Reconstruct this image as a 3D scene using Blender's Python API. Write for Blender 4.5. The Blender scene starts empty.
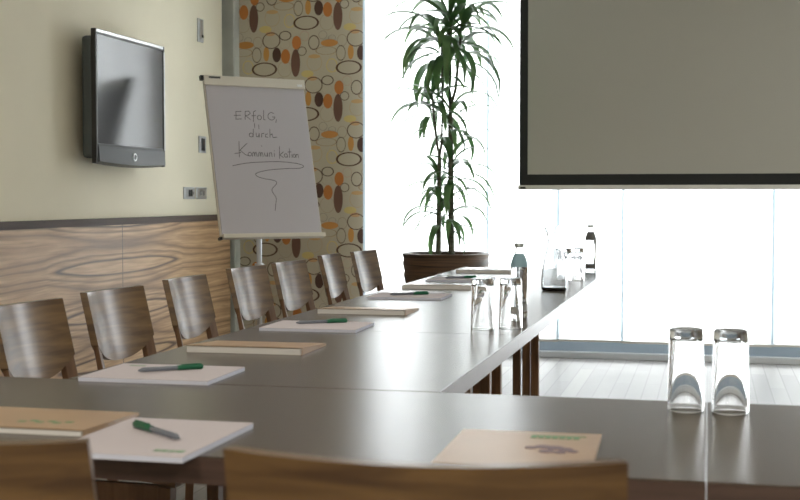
import bpy, bmesh, math, random
from mathutils import Vector, Matrix
PI = math.pi
C = bpy.context.scene.collection
S = bpy.context.scene

# ------------------------------------------------------------------ camera, world, light
cam = bpy.data.cameras.new('camera')
cam.lens = 57.6; cam.sensor_width = 36; cam.clip_start = 0.05; cam.clip_end = 100
cam.dof.use_dof = True; cam.dof.focus_distance = 5.0; cam.dof.aperture_fstop = 8.0
camo = bpy.data.objects.new('camera', cam); C.objects.link(camo)
camo.location = (0, 0, 1.12)
camo.rotation_euler = (math.radians(90 - 2.326), 0, math.radians(13.561))
S.camera = camo

S.view_settings.view_transform = 'Standard'
S.view_settings.look = 'None'
S.view_settings.gamma = 1
S.view_settings.use_curve_mapping = False
S.view_settings.exposure = 0.0

W = bpy.data.worlds.new('sky'); S.world = W; W.use_nodes = True
W.node_tree.nodes['Background'].inputs[0].default_value = (0.97, 0.965, 1.0, 1)
W.node_tree.nodes['Background'].inputs[1].default_value = 11.0

def area(name, loc, rot, sx, sy, energy, color=(1, 1, 1), portal=False):
    l = bpy.data.lights.new(name, 'AREA'); l.shape = 'RECTANGLE'; l.size = sx; l.size_y = sy
    l.energy = energy; l.color = color
    if portal: l.cycles.is_portal = True
    o = bpy.data.objects.new(name, l); C.objects.link(o)
    o.location = loc; o.rotation_euler = rot
    return o
area('window_portal', (0.5, 9.12, 1.45), (-PI/2, 0, 0), 5.9, 2.9, 1, portal=True)
FILL_W = 14; FILL_COL = (1.0, 0.92, 0.80)  # warm fill added from unseen lamps at the ceiling

# ------------------------------------------------------------------ materials
def new_mat(name):
    m = bpy.data.materials.new(name); m.use_nodes = True
    nt = m.node_tree
    return m, nt, nt.nodes['Principled BSDF']
def mat(name, col, rough=0.5, metal=0.0, spec=0.5, noise=0.0, scale=20.0, bump=0.0, stretch=(1, 1, 1), coat=0.0, alpha=None):
    m, nt, b = new_mat(name)
    b.inputs['Base Color'].default_value = (*col, 1)
    b.inputs['Roughness'].default_value = rough
    b.inputs['Metallic'].default_value = metal
    b.inputs['Specular IOR Level'].default_value = spec
    b.inputs['Coat Weight'].default_value = coat
    if noise or bump:
        tc = nt.nodes.new('ShaderNodeTexCoord'); mp = nt.nodes.new('ShaderNodeMapping')
        mp.inputs['Scale'].default_value = stretch
        nz = nt.nodes.new('ShaderNodeTexNoise'); nz.inputs['Scale'].default_value = scale; nz.inputs['Detail'].default_value = 5
        nt.links.new(tc.outputs['Object'], mp.inputs[0]); nt.links.new(mp.outputs[0], nz.inputs['Vector'])
        if noise:
            cr = nt.nodes.new('ShaderNodeValToRGB')
            cr.color_ramp.elements[0].position = 0.3; cr.color_ramp.elements[1].position = 0.7
            cr.color_ramp.elements[0].color = (*[max(0, c*(1-noise)) for c in col], 1)
            cr.color_ramp.elements[1].color = (*[min(1, c*(1+noise)) for c in col], 1)
            nt.links.new(nz.outputs[0], cr.inputs[0]); nt.links.new(cr.outputs[0], b.inputs['Base Color'])
        if bump:
            bp = nt.nodes.new('ShaderNodeBump'); bp.inputs['Strength'].default_value = bump; bp.inputs['Distance'].default_value = 0.002
            nt.links.new(nz.outputs[0], bp.inputs['Height']); nt.links.new(bp.outputs[0], b.inputs['Normal'])
    return m
def glass_mat(name, col=(1, 1, 1), ior=1.48, dens=0):
    m, nt, b = new_mat(name)
    if dens:
        va = nt.nodes.new('ShaderNodeVolumeAbsorption'); va.inputs['Color'].default_value = (0.55, 0.58, 0.60, 1); va.inputs['Density'].default_value = dens
        nt.links.new(va.outputs[0], nt.nodes['Material Output'].inputs['Volume'])
    b.inputs['Base Color'].default_value = (*col, 1)
    b.inputs['Roughness'].default_value = 0.0
    b.inputs['Transmission Weight'].default_value = 1
    b.inputs['IOR'].default_value = ior
    return m

class NB:
    """small helper to chain math nodes"""
    def __init__(s, nt): s.nt = nt
    def n(s, t): return s.nt.nodes.new(t)
    def m(s, op, a, b=None, c=None, clamp=False):
        k = s.n('ShaderNodeMath'); k.operation = op; k.use_clamp = clamp
        for i, v in enumerate((a, b, c)):
            if v is None: continue
            if isinstance(v, (int, float)): k.inputs[i].default_value = v
            else: s.nt.links.new(v, k.inputs[i])
        return k.outputs[0]
    def mix(s, fac, a, b):
        k = s.n('ShaderNodeMix'); k.data_type = 'RGBA'
        for i, v in ((0, fac), (6, a), (7, b)):
            if isinstance(v, (int, float)): k.inputs[i].default_value = v
            elif isinstance(v, tuple): k.inputs[i].default_value = (*v, 1)
            else: s.nt.links.new(v, k.inputs[i])
        return k.outputs[2]

def wood_mat(name, dark, light, rough, axis_scale, scale=6.0, coat=0.0, spec=0.5, bump=0.05):
    """streaked veneer: axis_scale is small along the grain, big across it"""
    m, nt, b = new_mat(name); q = NB(nt)
    tc = q.n('ShaderNodeTexCoord'); mp = q.n('ShaderNodeMapping'); mp.inputs['Scale'].default_value = axis_scale
    nt.links.new(tc.outputs['Object'], mp.inputs[0])
    nz = q.n('ShaderNodeTexNoise'); nz.inputs['Scale'].default_value = scale; nz.inputs['Detail'].default_value = 8; nz.inputs['Distortion'].default_value = 0.6
    nt.links.new(mp.outputs[0], nz.inputs['Vector'])
    cr = q.n('ShaderNodeValToRGB'); e = cr.color_ramp.elements
    e[0].position = 0.32; e[0].color = (*dark, 1); e[1].position = 0.68; e[1].color = (*light, 1)
    nt.links.new(nz.outputs[0], cr.inputs[0]); nt.links.new(cr.outputs[0], b.inputs['Base Color'])
    b.inputs['Roughness'].default_value = rough; b.inputs['Coat Weight'].default_value = coat; b.inputs['Coat Roughness'].default_value = 0.15
    b.inputs['Specular IOR Level'].default_value = spec
    if bump:
        bp = q.n('ShaderNodeBump'); bp.inputs['Strength'].default_value = bump; bp.inputs['Distance'].default_value = 0.001
        nt.links.new(nz.outputs[0], bp.inputs['Height']); nt.links.new(bp.outputs[0], b.inputs['Normal'])
    return m

M = {}
M['plaster'] = mat('plaster', (0.74, 0.69, 0.55), 0.75, noise=0.02, scale=3, spec=0.3)
M['ceiling'] = mat('ceiling_paint', (0.85, 0.84, 0.80), 0.9)
M['plaster_far'] = mat('plaster_far', (0.72, 0.68, 0.58), 0.85)
M['concrete'] = mat('concrete', (0.50, 0.52, 0.49), 0.8, noise=0.12, scale=4, bump=0.1)
M['table'] = wood_mat('table_laminate', (0.056, 0.042, 0.032), (0.082, 0.063, 0.049), 0.27, (6, 0.6, 6), 12, spec=0.5, bump=0.0)
M['table_edge'] = wood_mat('table_edge', (0.055, 0.032, 0.026), (0.080, 0.048, 0.038), 0.35, (1, 1, 10), 8, bump=0.0)
M['chair'] = wood_mat('chair_walnut', (0.066, 0.034, 0.014), (0.160, 0.092, 0.035), 0.285, (1.0, 1.0, 9.0), 5, spec=0.5, bump=0.0)
M['chair_leg'] = wood_mat('chair_leg_wood', (0.085, 0.040, 0.018), (0.15, 0.080, 0.040), 0.4, (8, 8, 1), 5)
M['post'] = wood_mat('trestle_wood', (0.11, 0.055, 0.022), (0.24, 0.12, 0.05), 0.4, (8, 8, 1), 5)
M['steel'] = mat('brushed_steel', (0.55, 0.56, 0.57), 0.35, metal=1.0)
M['alu'] = mat('aluminium', (0.55, 0.57, 0.60), 0.45, metal=0.6)
M['rail'] = mat('window_rail_paint', (0.24, 0.29, 0.34), 0.5)
M['black'] = mat('black_plastic', (0.012, 0.013, 0.014), 0.35)
M['tvside'] = mat('tv_side_plastic', (0.07, 0.085, 0.09), 0.45)
M['tvgrille'] = mat('tv_grille', (0.03, 0.035, 0.04), 0.4)
M['tvglass'] = mat('tv_screen_glass', (0.03, 0.035, 0.04), 0.16, spec=0.5)
M['silver'] = mat('silver_plastic', (0.55, 0.56, 0.57), 0.3, metal=0.7)
M['screen'] = mat('projection_fabric', (0.51, 0.51, 0.47), 0.9, spec=0.1)
M['bar'] = mat('bar_paint', (0.80, 0.80, 0.79), 0.5)
M['screenblack'] = mat('screen_border', (0.022, 0.025, 0.026), 0.8)
M['whiteplastic'] = mat('white_plastic', (0.62, 0.60, 0.56), 0.4)
M['paper'] = mat('pad_paper', (0.50, 0.46, 0.49), 0.8)
M['paper_edge'] = mat('pad_edge', (0.62, 0.66, 0.80), 0.8)
M['chartpaper'] = mat('chart_paper', (0.57, 0.55, 0.60), 0.85, spec=0.2)
M['clampbar'] = mat('clamp_bar', (0.74, 0.70, 0.62), 0.5)
M['folder'] = mat('folder_card', (0.385, 0.255, 0.15), 0.35, noise=0.08, scale=6)
M['folder_pages'] = mat('folder_pages', (0.66, 0.66, 0.66), 0.7)
M['green'] = mat('green_plastic', (0.0, 0.10, 0.045), 0.35)
M['greenink'] = mat('green_ink', (0.16, 0.30, 0.17), 0.6)
M['purpleink'] = mat('purple_grey_ink', (0.20, 0.15, 0.18), 0.6)
M['penbody'] = mat('pen_body', (0.14, 0.16, 0.20), 0.25)
M['ink'] = mat('marker_ink', (0.16, 0.15, 0.17), 0.7)
M['greyink'] = mat('grey_ink', (0.09, 0.09, 0.10), 0.7)
M['soil'] = mat('soil', (0.03, 0.02, 0.015), 1.0, bump=0.5, scale=60)
M['glass'] = glass_mat('clear_glass', ior=1.5, dens=18)
M['carafe'] = glass_mat('carafe_glass', ior=1.5, dens=200)
M['bottle'] = glass_mat('bottle_glass', ior=1.45, dens=25)
M['label'] = mat('white_label', (0.85, 0.86, 0.86), 0.6)
M['teal'] = mat('teal_refraction', (0.22, 0.36, 0.44), 0.5)  # refraction in the clear bottle shoulder, put into the colour
M['darklabel'] = mat('dark_label', (0.10, 0.10, 0.10), 0.5)
M['greylabel'] = mat('grey_label', (0.30, 0.31, 0.32), 0.5)
M['cap'] = mat('metal_cap', (0.40, 0.45, 0.47), 0.35, metal=0.6)
M['lamp'] = mat('fill_housing', (0.8, 0.8, 0.78), 0.5)

# thin window glass
def thin_glass():
    m = bpy.data.materials.new('window_glass'); m.use_nodes = True; nt = m.node_tree; nt.nodes.clear()
    out = nt.nodes.new('ShaderNodeOutputMaterial'); mx = nt.nodes.new('ShaderNodeMixShader')
    t = nt.nodes.new('ShaderNodeBsdfTransparent'); g = nt.nodes.new('ShaderNodeBsdfGlossy'); g.inputs['Roughness'].default_value = 0.0
    t.inputs[0].default_value = (0.96, 0.98, 0.97, 1)
    fr = nt.nodes.new('ShaderNodeFresnel'); fr.inputs['IOR'].default_value = 1.3
    nt.links.new(fr.outputs[0], mx.inputs[0]); nt.links.new(t.outputs[0], mx.inputs[1]); nt.links.new(g.outputs[0], mx.inputs[2])
    nt.links.new(mx.outputs[0], out.inputs[0]); return m
M['pane'] = thin_glass()
# sheer fabric: part see-through weave, part light-scattering thread
def sheer():
    m = bpy.data.materials.new('sheer_fabric'); m.use_nodes = True; nt = m.node_tree; nt.nodes.clear(); q = NB(nt)
    out = q.n('ShaderNodeOutputMaterial'); mx = q.n('ShaderNodeMixShader'); mx2 = q.n('ShaderNodeMixShader')
    t = q.n('ShaderNodeBsdfTransparent'); tr = q.n('ShaderNodeBsdfTranslucent'); d = q.n('ShaderNodeBsdfDiffuse')
    tr.inputs[0].default_value = (0.93, 0.95, 0.95, 1); d.inputs[0].default_value = (0.85, 0.87, 0.87, 1)
    mx2.inputs[0].default_value = 0.3; nt.links.new(tr.outputs[0], mx2.inputs[1]); nt.links.new(d.outputs[0], mx2.inputs[2])
    mx.inputs[0].default_value = 0.55; nt.links.new(t.outputs[0], mx.inputs[1]); nt.links.new(mx2.outputs[0], mx.inputs[2])
    nt.links.new(mx.outputs[0], out.inputs[0]); return m
M['sheer'] = sheer()
def hem():
    m = bpy.data.materials.new('sheer_hem'); m.use_nodes = True; nt = m.node_tree; nt.nodes.clear()
    out = nt.nodes.new('ShaderNodeOutputMaterial'); tr = nt.nodes.new('ShaderNodeBsdfTranslucent'); tr.inputs[0].default_value = (0.50, 0.55, 0.58, 1)
    nt.links.new(tr.outputs[0], out.inputs[0]); return m
M['hem'] = hem()
# leaves
def leaf_mat():
    m = bpy.data.materials.new('leaf_green'); m.use_nodes = True; nt = m.node_tree; q = NB(nt)
    b = nt.nodes['Principled BSDF']; out = nt.nodes['Material Output']
    tc = q.n('ShaderNodeTexCoord'); nz = q.n('ShaderNodeTexNoise'); nz.inputs['Scale'].default_value = 5
    nt.links.new(tc.outputs['Object'], nz.inputs['Vector'])
    cr = q.n('ShaderNodeValToRGB'); e = cr.color_ramp.elements
    e[0].position = 0.35; e[0].color = (0.05, 0.12, 0.045, 1); e[1].position = 0.65; e[1].color = (0.13, 0.25, 0.085, 1)
    nt.links.new(nz.outputs[0], cr.inputs[0]); nt.links.new(cr.outputs[0], b.inputs['Base Color']); b.inputs['Roughness'].default_value = 0.35
    tr = q.n('ShaderNodeBsdfTranslucent'); nt.links.new(cr.outputs[0], tr.inputs[0])
    mx = q.n('ShaderNodeMixShader'); mx.inputs[0].default_value = 0.3
    nt.links.new(b.outputs[0], mx.inputs[1]); nt.links.new(tr.outputs[0], mx.inputs[2]); nt.links.new(mx.outputs[0], out.inputs[0])
    return m
M['leaf'] = leaf_mat()
M['stem'] = mat('stem_bark', (0.11, 0.12, 0.08), 0.8, noise=0.4, scale=14, stretch=(1, 1, 6), bump=0.4)
M['basket'] = wood_mat('basket_weave', (0.018, 0.010, 0.006), (0.13, 0.07, 0.035), 0.5, (0.8, 0.8, 26), 3, bump=0.6)

# wainscot veneer: book-matched figure mirrored about the sheet joint
def veneer():
    m, nt, b = new_mat('wainscot_veneer'); q = NB(nt)
    geo = q.n('ShaderNodeNewGeometry'); sp = q.n('ShaderNodeSeparateXYZ'); nt.links.new(geo.outputs['Position'], sp.inputs[0])
    Y, Zz = sp.outputs[1], sp.outputs[2]
    u = q.m('ABSOLUTE', q.m('SUBTRACT', Y, 6.93))
    u = q.m('PINGPONG', u, 1.75)
    cb = q.n('ShaderNodeCombineXYZ'); nt.links.new(q.m('MULTIPLY', u, 0.9), cb.inputs[0]); nt.links.new(q.m('MULTIPLY', Zz, 4.2), cb.inputs[1])
    nz = q.n('ShaderNodeTexNoise'); nz.inputs['Scale'].default_value = 1.1; nz.inputs['Detail'].default_value = 2
    nt.links.new(cb.outputs[0], nz.inputs['Vector'])
    wob = q.m('SUBTRACT', nz.outputs[0], 0.5)
    # rows of long cathedral figures with pointed tips
    zz = q.m('ADD', Zz, q.m('MULTIPLY', wob, 0.07))
    sn = q.m('SINE', q.m('MULTIPLY', q.m('SUBTRACT', zz, 0.722), PI/0.27))
    e1 = q.m('POWER', q.m('DIVIDE', q.m('ADD', u, q.m('MULTIPLY', wob, 0.2)), 0.74), 2.6)
    g = q.m('ADD', q.m('MULTIPLY', q.m('POWER', q.m('ABSOLUTE', sn), 1.5), 3.3), q.m('MINIMUM', e1, 1.6))
    g = q.m('ADD', g, q.m('MULTIPLY', wob, 0.5))
    cr = q.n('ShaderNodeValToRGB'); e = cr.color_ramp.elements
    lt = (0.60, 0.40, 0.225, 1); mid = (0.43, 0.27, 0.145, 1); dk = (0.11, 0.062, 0.035, 1); m2 = (0.24, 0.145, 0.08, 1)
    nt.links.new(q.m('DIVIDE', g, 5.0), cr.inputs[0])
    e[0].position = 0; e[0].color = lt; e[1].position = 1; e[1].color = mid
    for p, c in ((0.15, lt), (0.195, dk), (0.22, dk), (0.27, mid), (0.33, lt), (0.40, mid), (0.43, m2), (0.50, lt), (0.60, mid), (0.66, m2), (0.72, mid), (0.85, lt)):
        k = e.new(p); k.color = c
    # fine grain along the sheet
    mp = q.n('ShaderNodeCombineXYZ'); nt.links.new(q.m('MULTIPLY', u, 1.6), mp.inputs[0]); nt.links.new(q.m('MULTIPLY', zz, 34), mp.inputs[1])
    n2 = q.n('ShaderNodeTexNoise'); n2.inputs['Scale'].default_value = 2.0; n2.inputs['Detail'].default_value = 6; nt.links.new(mp.outputs[0], n2.inputs['Vector'])
    c2 = q.n('ShaderNodeValToRGB'); c2.color_ramp.elements[0].position = 0.3; c2.color_ramp.elements[0].color = (0.55, 0.50, 0.46, 1)
    c2.color_ramp.elements[1].position = 0.62; c2.color_ramp.elements[1].color = (1, 1, 1, 1); nt.links.new(n2.outputs[0], c2.inputs[0])
    mm = q.n('ShaderNodeMix'); mm.data_type = 'RGBA'; mm.blend_type = 'MULTIPLY'; mm.inputs[0].default_value = 0.85
    nt.links.new(cr.outputs[0], mm.inputs[6]); nt.links.new(c2.outputs[0], mm.inputs[7])
    # dark joint line
    j = q.m('LESS_THAN', u, 0.004)
    nt.links.new(q.mix(j, mm.outputs[2], (0.05, 0.03, 0.02)), b.inputs['Base Color'])
    b.inputs['Roughness'].default_value = 0.45
    return m
M['veneer'] = veneer()
M['cap_wood'] = wood_mat('wainscot_cap', (0.060, 0.042, 0.034), (0.09, 0.062, 0.048), 0.6, (6, 0.5, 6), 6, spec=0.3)

# retro oval wallpaper
def wallpaper():
    m, nt, b = new_mat('oval_wallpaper'); q = NB(nt)
    geo = q.n('ShaderNodeNewGeometry'); sp = q.n('ShaderNodeSeparateXYZ'); nt.links.new(geo.outputs['Position'], sp.inputs[0])
    sx, sz = 0.00123, 0.001175          # metres per drawing unit
    U = q.m('DIVIDE', q.m('ADD', sp.outputs[0], 3.384), sx)
    V = q.m('DIVIDE', q.m('SUBTRACT', 2.545, sp.outputs[2]), sz)
    P, Q = 260.0, 560.0
    ov = [
     (228,100,45,50,'r',5,(0.50,0.40,0.27)), (335,120,32,40,'r',6,(0.62,0.50,0.22)), (350,105,38,55,'r',4,(0.55,0.44,0.28)),
     (565,135,42,48,'r',4,(0.42,0.35,0.26)), (427,215,27,30,'r',4,(0.50,0.36,0.29)), (305,265,32,28,'r',3,(0.45,0.38,0.30)),
     (657,248,28,35,'r',4,(0.38,0.31,0.24)), (540,212,25,25,'r',3,(0.30,0.26,0.23)), (596,232,22,18,'r',3,(0.30,0.27,0.25)),
     (185,168,38,22,'f',0,(0.62,0.50,0.20)), (228,62,36,12,'f',0,(0.58,0.36,0.17)), (215,196,30,14,'f',0,(0.56,0.34,0.18)),
     (300,28,62,24,'r',5,(0.36,0.26,0.17)), (580,262,52,22,'f',0,(0.55,0.24,0.06)),
     (450,40,18,45,'f',0,(0.58,0.28,0.07)), (50,58,28,45,'f',0,(0.50,0.17,0.035)), (378,255,28,42,'f',0,(0.50,0.17,0.035)),
     (112,100,28,85,'f',0,(0.14,0.062,0.045)), (515,47,27,45,'f',0,(0.065,0.022,0.018)),
     (390,45,27,45,'r',5,(0.15,0.11,0.09)), (152,28,26,26,'r',5,(0.13,0.09,0.07)), (485,257,32,42,'r',6,(0.11,0.07,0.06)),
     (222,238,53,48,'r',6,(0.11,0.065,0.05)), (308,210,35,27,'r',6,(0.08,0.05,0.045)), (438,135,73,40,'r',10,(0.075,0.028,0.02))]
    col = (0.50, 0.45, 0.35)
    for cx, cy, rx, ry, ty, th, c in ov:
        k = q.m('ROUND', q.m('DIVIDE', q.m('SUBTRACT', U, cx), P))
        du = q.m('SUBTRACT', q.m('SUBTRACT', U, cx), q.m('MULTIPLY', k, P))
        dv = q.m('SUBTRACT', q.m('SUBTRACT', V, cy), q.m('MULTIPLY', k, Q/2))
        dv = q.m('WRAP', dv, Q/2, -Q/2)
        d = q.m('SQRT', q.m('ADD', q.m('POWER', q.m('DIVIDE', du, rx), 2.0), q.m('POWER', q.m('DIVIDE', dv, ry), 2.0)))
        if ty == 'f': f = q.m('LESS_THAN', d, 1.0)
        else: f = q.m('LESS_THAN', q.m('ABSOLUTE', q.m('SUBTRACT', d, 1.0)), th/(rx+ry))
        f = q.m('MULTIPLY', f, 0.92)
        col = q.mix(f, col, c)
    nt.links.new(col, b.inputs['Base Color']); b.inputs['Roughness'].default_value = 0.8; b.inputs['Specular IOR Level'].default_value = 0.2
    return m
M['wallpaper'] = wallpaper()

def floor_mat():
    m, nt, b = new_mat('floor_planks'); q = NB(nt)
    tc = q.n('ShaderNodeTexCoord'); mp = q.n('ShaderNodeMapping'); mp.inputs['Rotation'].default_value = (0, 0, PI/2)
    nt.links.new(tc.outputs['Object'], mp.inputs[0])
    br = q.n('ShaderNodeTexBrick'); br.inputs['Scale'].default_value = 1.0; br.inputs['Brick Width'].default_value = 1.2; br.inputs['Row Height'].default_value = 0.09
    br.inputs['Mortar Size'].default_value = 0.004
    br.inputs['Color1'].default_value = (0.23, 0.225, 0.22, 1); br.inputs['Color2'].default_value = (0.32, 0.31, 0.30, 1); br.inputs['Mortar'].default_value = (0.19, 0.185, 0.18, 1)
    nt.links.new(mp.outputs[0], br.inputs['Vector'])
    mp2 = q.n('ShaderNodeMapping'); mp2.inputs['Scale'].default_value = (1.5, 18, 1); nt.links.new(mp.outputs[0], mp2.inputs[0])
    nz = q.n('ShaderNodeTexNoise'); nz.inputs['Scale'].default_value = 3; nz.inputs['Detail'].default_value = 5; nt.links.new(mp2.outputs[0], nz.inputs['Vector'])
    mm = q.n('ShaderNodeMix'); mm.data_type = 'RGBA'; mm.blend_type = 'MULTIPLY'; mm.inputs[0].default_value = 0.5
    nt.links.new(br.outputs[0], mm.inputs[6]); nt.links.new(nz.outputs[0], mm.inputs[7]); nt.links.new(mm.outputs[2], b.inputs['Base Color'])
    cr = q.m('MULTIPLY_ADD', nz.outputs[0], 0.2, 0.35); nt.links.new(cr, b.inputs['Roughness']); b.inputs['Specular IOR Level'].default_value = 0.32
    return m
M['floor'] = floor_mat()

# ------------------------------------------------------------------ mesh helpers
def obj(name, bm, m, parent=None, smooth=False, bevel=0.0):
    me = bpy.data.meshes.new(name); bmesh.ops.recalc_face_normals(bm, faces=bm.faces[:]); bm.to_mesh(me); bm.free()
    for mm in (m if isinstance(m, (list, tuple)) else [m]): me.materials.append(mm)
    if smooth:
        for p in me.polygons: p.use_smooth = True
        me.set_sharp_from_angle(angle=math.radians(40))
    o = bpy.data.objects.new(name, me); C.objects.link(o)
    if parent: o.parent = parent
    if bevel:
        bv = o.modifiers.new('bevel', 'BEVEL'); bv.width = bevel; bv.segments = 2; bv.limit_method = 'ANGLE'
    return o
def add_box(bm, x0, x1, y0, y1, z0, z1, mi=0, M4=None):
    vs = [bm.verts.new((x, y, z)) for z in (z0, z1) for y in (y0, y1) for x in (x0, x1)]
    if M4 is not None:
        for v in vs: v.co = M4 @ v.co
    for f in ((0,1,3,2), (4,6,7,5), (0,4,5,1), (2,3,7,6), (0,2,6,4), (1,5,7,3)):
        fa = bm.faces.new([vs[i] for i in f]); fa.material_index = mi
    return vs
def box(*a, **k):
    bm = bmesh.new(); add_box(bm, *a, **k); return bm
def add_lathe(bm, prof, seg=32, center=(0, 0, 0), closed=False):
    """prof: list of (r,z); r=0 ends are capped with a point"""
    rings = []
    for r, z in prof:
        if r < 1e-6: rings.append([bm.verts.new((center[0], center[1], center[2]+z))])
        else: rings.append([bm.verts.new((center[0]+r*math.cos(2*PI*i/seg), center[1]+r*math.sin(2*PI*i/seg), center[2]+z)) for i in range(seg)])
    n = len(rings)
    for a in range(n if closed else n-1):
        A, B = rings[a], rings[(a+1) % n]
        for i in range(seg):
            j = (i+1) % seg
            if len(A) == 1 and len(B) == 1: continue
            if len(A) == 1: bm.faces.new((A[0], B[i], B[j]))
            elif len(B) == 1: bm.faces.new((A[i], A[j], B[0]))
            else: bm.faces.new((A[i], A[j], B[j], B[i]))
def lathe(prof, seg=32, **k):
    bm = bmesh.new(); add_lathe(bm, prof, seg, **k); return bm
def add_tube(bm, pts, r, seg=8, caps=True):
    pts = [Vector(p) for p in pts]; rr = r if isinstance(r, (list, tuple)) else [r]*len(pts)
    rings = []
    for i, p in enumerate(pts):
        t = (pts[min(i+1, len(pts)-1)] - pts[max(i-1, 0)]).normalized()
        a = t.cross(Vector((0, 0, 1)))
        if a.length < 1e-3: a = t.cross(Vector((1, 0, 0)))
        a.normalize(); c = t.cross(a)
        rings.append([bm.verts.new(p + (a*math.cos(2*PI*k/seg) + c*math.sin(2*PI*k/seg))*rr[i]) for k in range(seg)])
    for A, B in zip(rings, rings[1:]):
        for k in range(seg): bm.faces.new((A[k], A[(k+1) % seg], B[(k+1) % seg], B[k]))
    if caps: bm.faces.new(rings[0][::-1]); bm.faces.new(rings[-1])
def tube(pts, r, seg=8):
    bm = bmesh.new(); add_tube(bm, pts, r, seg); return bm
def thing(name, label, cat, loc=(0, 0, 0), rz=0, group=None, rot=None):
    o = bpy.data.objects.new(name, None); C.objects.link(o); o.empty_display_size = 0.05
    o.location = loc; o.rotation_euler = rot or (0, 0, rz); o['label'] = label; o['category'] = cat
    if group: o['group'] = group
    return o
def tag(o, label, cat, group=None):
    o['label'] = label; o['category'] = cat
    if group: o['group'] = group
    return o
def struct(name, bm, m, **k):
    o = obj(name, bm, m, **k); o['kind'] = 'structure'; return o
def copy_tree(root, loc, rz, label):
    r = root.copy(); C.objects.link(r); r.location = loc; r.rotation_euler = (0, 0, rz); r['label'] = label
    def kids(src, dst):
        for ch in list(src.children):
            c = ch.copy(); C.objects.link(c); c.parent = dst; kids(ch, c)
    kids(root, r); return r

# ------------------------------------------------------------------ the room
XL, XR, YB, YF, HC = -3.40, 3.60, -2.6, 9.0, 2.95
struct('floor', box(XL-0.6, XR+0.2, YB-0.2, YF+0.12, -0.1, 0.0), M['floor'])
struct('ceiling', box(XL-0.6, XR+0.2, YB-0.2, YF+0.2, HC, HC+0.1), M['ceiling'])
struct('wall_left', box(XL-0.2, XL, YB-0.2, 8.66, 0, HC), M['plaster'])
struct('wall_right', box(XR, XR+0.2, YB-0.2, YF+0.2, 0, HC), M['plaster_far'])
struct('wall_back', box(XL, XR, YB-0.2, YB, 0, HC), M['plaster_far'])
struct('wall_front_left', box(-3.36, -2.405, 8.90, 9.15, 0, HC), M['wallpaper'])
cl = obj('concrete_column', box(-3.60, -3.36, 8.80, 9.15, 0, HC), M['concrete'], bevel=0.01); cl['kind'] = 'structure'; cl.name = 'trim_2'
struct('wall_corner', box(-3.8, -3.6, 8.4, 9.2, 0, HC), M['plaster_far'])
# wainscot on the left wall
struct('trim_1', box(XL, XL+0.05, YB, 8.67, 0.0, 0.963), M['veneer'])
cp = struct('trim_3', box(XL, XL+0.056, YB, 8.675, 0.963, 1.003), M['cap_wood'])
gp = struct('baseboard_left', box(XL+0.05, XL+0.058, YB, 8.67, 0.0, 0.07), M['cap_wood'])

# window wall: full-height glazing with an aluminium frame
w = bpy.data.objects.new('window_1', None); C.objects.link(w); w['kind'] = 'structure'
obj('bottom_rail', box(-2.405, XR, 9.0, 9.07, 0.045, 0.125), M['rail'], w)
obj('window_sill', box(-2.405, XR, 8.95, 9.07, 0.0, 0.045), M['alu'], w, bevel=0.004)
obj('top_rail', box(-2.405, XR, 9.0, 9.07, HC-0.08, HC), M['alu'], w)
for x in (-2.375, -1.02, 0.42, 1.86, XR-0.03):
    obj('mullion', box(x-0.03, x+0.03, 9.0, 9.07, 0.125, HC-0.08), M['alu'], w)
xs = (-2.345, -1.02, 0.42, 1.86, XR-0.06)
for i in range(4):
    x0 = xs[i] + (0.03 if i else 0); x1 = xs[i+1] - (0.03 if i < 3 else 0)
    obj('pane', box(x0, x1, 9.03, 9.036, 0.125, HC-0.08), M['pane'], w)

# sheer panel curtains on a ceiling track
trk = obj('curtain_track', box(-2.38, 3.5, 8.72, 8.82, HC-0.03, HC), M['alu'])
tag(trk, 'aluminium ceiling track the sheer panel curtains hang from', 'curtain track')
panels = [(-2.385, -1.435, 8.80, 'wide white sheer panel curtain hanging behind the tall potted plant'),
          (-1.490, -1.000, 8.76, 'narrow white sheer panel curtain behind the left edge of the projection screen and the bottle'),
          (-1.040, -0.519, 8.80, 'white sheer panel curtain behind the carafe'),
          (-0.566, 0.416, 8.76, 'broad white sheer panel curtain behind the two glasses at the right'),
          (0.302, 1.30, 8.80, 'white sheer panel curtain at the right edge of the photo'),]
for x0, x1, y, lb in panels:
    t = thing('panel_curtain', lb, 'curtain', (0, 0, 0), group='sheer panel curtains at the window')
    t.location = ((x0+x1)/2, y, 0); hw = (x1-x0)/2
    obj('fabric', box(-hw, hw, -0.0006, 0.0006, 0.15, HC-0.03), M['sheer'], t)
    for s_ in (-1, 1): obj('side_hem', box(s_*hw-0.008, s_*hw+0.008, -0.0012, 0.0012, 0.15, HC-0.03), M['hem'], t)
    obj('weight_bar', box(-hw, hw, -0.004, 0.004, 0.135, 0.15), M['whiteplastic'], t)

# fill lamps added to brighten the room, unseen above the frame
for x, y in ((-1.2, 0.2), (1.4, 0.2), (-1.2, 3.4), (1.4, 3.4), (-1.2, -1.6), (1.4, -1.6)):
    t = thing('fill_lamp', 'square white fill lamp, added and unseen, above the %s of the room, %s half' % ('front' if y < -1 else 'middle' if y < 1 else 'rear', 'left' if x < 0 else 'right'), 'lamp', (x, y, HC), group='added fill lamps')
    bm = bmesh.new()
    for a in ((-.3, .3, -.3, -.27), (-.3, .3, .27, .3), (-.3, -.27, -.27, .27), (.27, .3, -.27, .27)): add_box(bm, *a, -0.03, 0)
    obj('housing', bm, M['lamp'], t)
    l = area('fill_light', (0, 0, -0.025), (0, 0, 0), 0.5, 0.5, FILL_W*(4.2 if y < 0 else 1), FILL_COL); l.parent = t

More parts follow.
